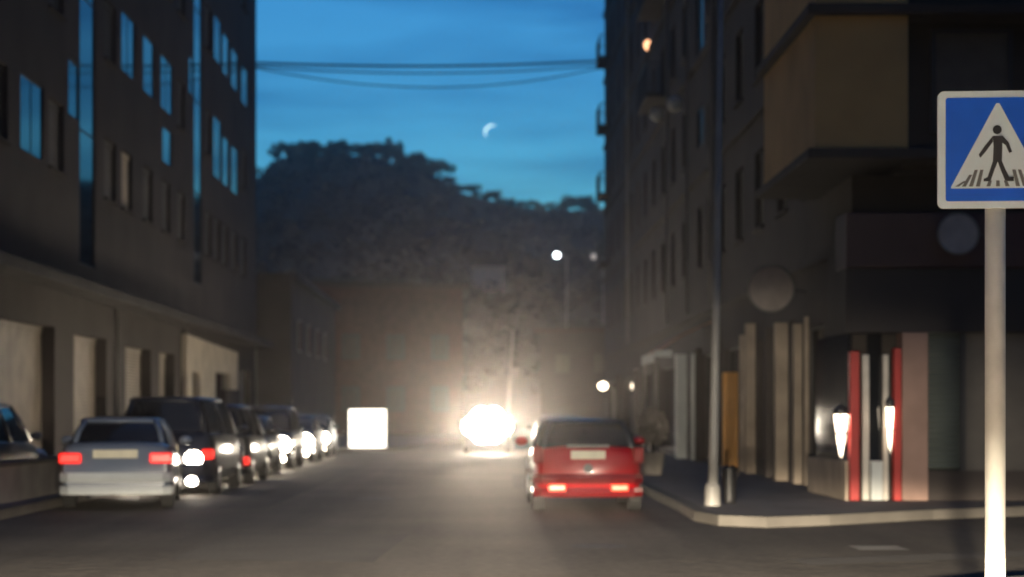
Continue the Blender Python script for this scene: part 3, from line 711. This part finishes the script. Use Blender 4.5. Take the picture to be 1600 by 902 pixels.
def build_car(X, Y, style, paint, label, group, away=True, name='parked_car', tail='off', head='off', cat='car', extra=None, rz=0):
    s = STYLES[style]; Lc, W, H = s['L'], s['W'], s['H']
    t = thing(name, (X, Y, 0), label, cat, group)
    if not away: t.rotation_euler = (0, 0, R(180) + rz)       # the near end is then the front
    else: t.rotation_euler = (0, 0, rz)
    off = 0 if away else -Lc
    PM = paint; TOP = (extra or {}).get('top', paint)
    bm = bmesh.new(); loft(bm, [body_section(y+off, W*f, a, b) for y, f, a, b in s['st']])
    b = link('body', bm, PM, t, smooth=True); m_ = b.modifiers.new('e', 'EDGE_SPLIT'); m_.split_angle = R(50)
    c0, c1, r0, r1 = s['cab']; bz = s['belt'] - .02; wb, wr = W*.90, W*.70
    # cabin glass, rounded in plan
    def ring(ya, yb, w_, z):
        return [(w_*.82, ya+off, z), (w_, ya+off+.10, z), (w_*1.01, (ya+yb)/2+off, z), (w_, yb+off-.16, z), (w_*.72, yb+off, z),
                (-w_*.72, yb+off, z), (-w_, yb+off-.16, z), (-w_*1.01, (ya+yb)/2+off, z), (-w_, ya+off+.10, z), (-w_*.82, ya+off, z)]
    lo, hi = ring(c0, c1, wb, bz), ring(r0, r1, wr, H-.05)
    mid = [tuple((Vector(p)*.42 + Vector(q)*.58) + Vector((.025*(1 if p[0] > 0 else -1), 0, .01))) for p, q in zip(lo, hi)]
    bm = bmesh.new(); loft(bm, [lo, mid, hi]); g = link('window_glass', bm, CARGLASS, t, smooth=True)
    m_ = g.modifiers.new('e', 'EDGE_SPLIT'); m_.split_angle = R(40)
    # roof
    bm = bmesh.new(); loft(bm, [ring(r0-.03, r1+.03, wr*1.03, H-.075), ring(r0-.02, r1+.02, wr*1.04, H-.045), ring(r0+.06, r1-.08, wr*.95, H-.005), ring(r0+.3, r1-.3, wr*.6, H+.012)])
    link('roof', bm, TOP, t, smooth=True)
    # pillars
    for i in (0, 9, 3, 6, 2, 7):
        p = Vector(lo[i]); q = Vector(hi[i]); mm = Vector(mid[i]); o_ = Vector((.008*(1 if p.x > 0 else -1), 0, 0))
        if i in (0, 9): p, q, mm = [Vector((v.x*1.07, v.y+.03, v.z)) for v in (p, q, mm)]
        link('pillar', T([p+o_, mm+o_, q+o_], .045 if i in (0, 9) else .032, 6), TOP, t, smooth=True)
    # bumpers
    bm = bmesh.new()
    def bumper(yc, zs, sgn):
        for (z0, z1, pr) in zs:
            pts = [(-W*1.0, yc+sgn*.30), (-W*.97, yc+sgn*.10), (-W*.82, yc-sgn*pr*.6), (-W*.4, yc-sgn*pr), (W*.4, yc-sgn*pr), (W*.82, yc-sgn*pr*.6), (W*.97, yc+sgn*.10), (W*1.0, yc+sgn*.30)]
            v0 = [bm.verts.new((x, y+off, z0)) for x, y in pts]; v1 = [bm.verts.new((x, y+off, z1)) for x, y in pts]
            vm = [bm.verts.new((x*1.012, y+off-sgn*.02, (z0+z1)/2)) for x, y in pts]
            for A_, B_ in ((v0, vm), (vm, v1)):
                for i in range(len(pts)-1): bm.faces.new((A_[i], A_[i+1], B_[i+1], B_[i]))
            for V_ in (v0, v1):
                bk = bm.verts.new((0, yc+sgn*.3+off, V_[0].co.z)); 
                for i in range(len(pts)-1): bm.faces.new((V_[i], V_[i+1], bk))
    bumper(0, [(.24, .37, .07), (.435, .58, .09)], 1)
    link('rear_bumper', bm, (extra or {}).get('bumper', PM), t)
    bm = bmesh.new(); bumper(Lc, [(.22, .40, .04), (.42, .56, .05)], -1); link('front_bumper', bm, (extra or {}).get('bumper', PM), t)
    # plates
    pz = (extra or {}).get('plate_z', .80); pw = (extra or {}).get('plate_w', .26)
    link('number_plate', B((-pw, pw, -.035+off, .0+off, pz, pz+.13)), PLATE, t, bevel=.005)
    if (extra or {}).get('handle'):
        link('boot_handle', B((-.32, .32, -.03+off, .02+off, pz+.17, pz+.22)), FRAME, t, bevel=.01)
        link('badge', T([(0, -.05+off, .66), (0, -.02+off, .66)], .07, 16), mat('dull_badge', (.18, .16, .16), .5, .1, 4), t)
    link('number_plate', B((-.26, .26, Lc+.05+off, Lc+.065+off, .36, .47)), PLATE, t, bevel=.005)
    # lamps
    tz0, tz1 = (extra or {}).get('tail_z', (.72, .88)); tw = (extra or {}).get('tail_w', .34)
    for sgn in (-1, 1):
        xa, xb = sorted((sgn*W*.99, sgn*(W*.99-tw)))
        m = TAIL_ON if tail in ('on', 'glint') else TAIL_OFF
        l = link('tail_light', B((xa, xb, -.03+off, .16+off, tz0, tz1)), m, t, bevel=.03)
        if tail == 'glint':
            ru = (extra or {}).get('glint_up', 0)
            xa2, xb2 = sorted((sgn*(W*.99-tw-.01), sgn*(W*.99-tw-.30)))
            link('rear_glint', sphere(((xa2+xb2)/2, .08+off, (tz0+tz1)/2-.08+ru), .19, 14, .85), REAR_GLINT, t, smooth=True)  # added glowing sphere, imitates a glint on the car's rear
            link('low_glint', sphere(((xa2+xb2)/2-.03, -.02+off, .27), .12, 12, .75), REAR_GLINT, t, smooth=True)  # added lower sphere, imitates the reflection under the glint
        if tail == 'fog':
            f0, f1 = sorted((sgn*.34, sgn*.60))
            link('rear_fog_light', B((f0, f1, -.105+off, -.02+off, .325, .42)), FOG_ON, t, bevel=.02)
        hx = sgn*W*.70
        if head == 'on' and sgn == -1:
            spot('row_glint_spot', (X - W*.55, Y - .25, .62), (X - .2, Y - 12, .0), 500, 70, .9)  # added spot, spreads light on the road below the glints
        if head == 'main':
            hx = sgn*W*.66; link('headlight', sphere((hx, Lc+off-.02, .98), .34, 18, 1.0), MAIN_ON, t, smooth=True); link('glare_ball', sphere((sgn*.22, Lc+off+.02, 1.03), .50, 18, 1.35), MAIN_ON, t, smooth=True)  # outsize inner balls are added to imitate the glare round the headlights
        else:
            m = HEAD_GLINT if head == 'on' else RIM
            hl_ = link('headlight', sphere((hx, Lc+off-.08, .64), .26, 14, .9), m, t, smooth=True)  # when on, its glow imitates a glint off the parked car
            if head == 'on': link('low_glint', sphere((hx, Lc+off+.02, .29), .13, 12, .7), m, t, smooth=True)  # added glowing sphere for the reflection below the glint
        # mirrors
        mm = link('wing_mirror', sphere((sgn*(W+.11), c1-.55+off, bz+.10), .105, 12, .7), PM, t, smooth=True)
        # door lines and side trim
        link('side_trim', B((*sorted((sgn*(W+.004), sgn*(W-.05))), 1.15+off, Lc-1.2+off, .44, .50)), BLACKP, t)
    link('grille', B((-.38, .38, Lc-.03+off, Lc+.02+off, .50, .62)), BLACKP, t, bevel=.01)
    # wheels
    for wy in s['wheels']:
        for sgn in (-1, 1):
            xx = sgn*(W-.11); wh = link('wheel', T([(xx-.10, wy+off, .31), (xx-.09, wy+off, .31), (xx+.09, wy+off, .31), (xx+.10, wy+off, .31)], [.27, .31, .31, .27], 24), RUBBER, t)
            xo = xx + sgn*.096
            link('rim', T([(xo-sgn*.03, wy+off, .31), (xo+sgn*.008, wy+off, .31), (xo+sgn*.02, wy+off, .31)], [.20, .20, .10], 14), RIM, wh)
    return t
CARGLASS = mat('car_glass', (.012, .015, .022), .12, 0, 1, spec=.6)

DARKBLUE = paint_mat('dark_blue', (.010, .013, .026)); BLACK = paint_mat('black', (.015, .015, .018)); GREYP = paint_mat('grey', (.04, .042, .048))
SILVER = paint_mat('silver', (.20, .24, .31)); REDC = paint_mat('red', (.46, .006, .010)); GREEN = paint_mat('dark_green', (.02, .035, .03))
WHITEB = mat('pale_bumper', (.72, .76, .76), .45, .05, 3)
ROW = 'cars parked in the row on the left'
build_car(-5.65, 29.5, 'sedan', SILVER, 'silver saloon at the near end of the parked row, tail lights glowing red', ROW, True, tail='on', rz=R(7), extra=dict(bumper=WHITEB, plate_w=.34))
XP = -5.95
build_car(-5.78, 34.7, 'van', DARKBLUE, 'tall dark van right behind the silver saloon', ROW, True, name='parked_van', tail='glint', cat='van', extra=dict(tail_w=.2, tail_z=(.66, .84)))
build_car(-5.74, 39.9, 'mpv', BLACK, 'black people carrier between the tall van and the row of facing cars', ROW, True, tail='glint', extra=dict(tail_w=.18, tail_z=(.42, .58), glint_up=.28))
build_car(XP+.02, 44.9, 'hatch', GREYP, 'grey hatchback facing the camera, first of the headlights glowing as added glints in the row', ROW, False, head='on')
build_car(XP, 50.6, 'mpv', BLACK, 'black car facing the camera, second of the headlights glowing as added glints in the row', ROW, False, head='on')
build_car(XP, 57.4, 'sedan', DARKBLUE, 'dark blue saloon facing the camera, third of the headlights glowing as added glints in the row', ROW, False, head='on')
build_car(XP, 63.6, 'hatch', GREEN, 'dark green hatchback facing the camera, fourth and farthest of the headlights glowing as added glints in the row', ROW, False, head='on')
build_car(-8.75, 30.6, 'mpv', DARKBLUE, 'dark blue car parked behind the low wall at the left edge', None, True, extra=dict(tail_w=.2))
build_car(1.58, 28.9, 'hatch', REDC, 'small red hatchback in the right lane with two glowing orange-red lamps in its bumper', None, True, name='red_car', tail='fog', extra=dict(tail_w=.17, tail_z=(.74, .98), handle=True, plate_z=.80, bumper=paint_mat('bumper_red', (.17, .006, .008)), top=DARKBLUE))  # dark blue top: sky reflection put into the colour of roof and pillars
build_car(.16, 72, 'van', GREYP, 'oncoming van in the middle of the street, drowned in the dazzle of its headlights', None, False, name='oncoming_van', head='main', cat='van')
for sx in (-.68, .68):
    spot('oncoming_headlight', (.16+sx, 71.5, .95), (.3, 0, 4.6), ONCOMING, 13, .8, (1, .80, .58), .1)
build_car(2.45, 60, 'hatch', GREYP, 'grey hatchback parked at the right kerb beyond the red car', None, True)

# ------------------------------------------------------------------ haze
hz = B((-480, 480, -70, 580, -1.6, 90))
ho = tag(link('haze', hz, []), 'thin evening haze over the street', 'haze', kind='stuff')
hm = bpy.data.materials.new('haze_air'); hm.use_nodes = True; t = hm.node_tree; t.nodes.clear()
o_ = t.nodes.new('ShaderNodeOutputMaterial'); v_ = t.nodes.new('ShaderNodeVolumePrincipled')
v_.inputs['Density'].default_value = .0006; v_.inputs['Anisotropy'].default_value = .93; v_.inputs['Color'].default_value = (.85, .85, .88, 1)
t.links.new(v_.outputs[0], o_.inputs['Volume']); ho.data.materials.append(hm)
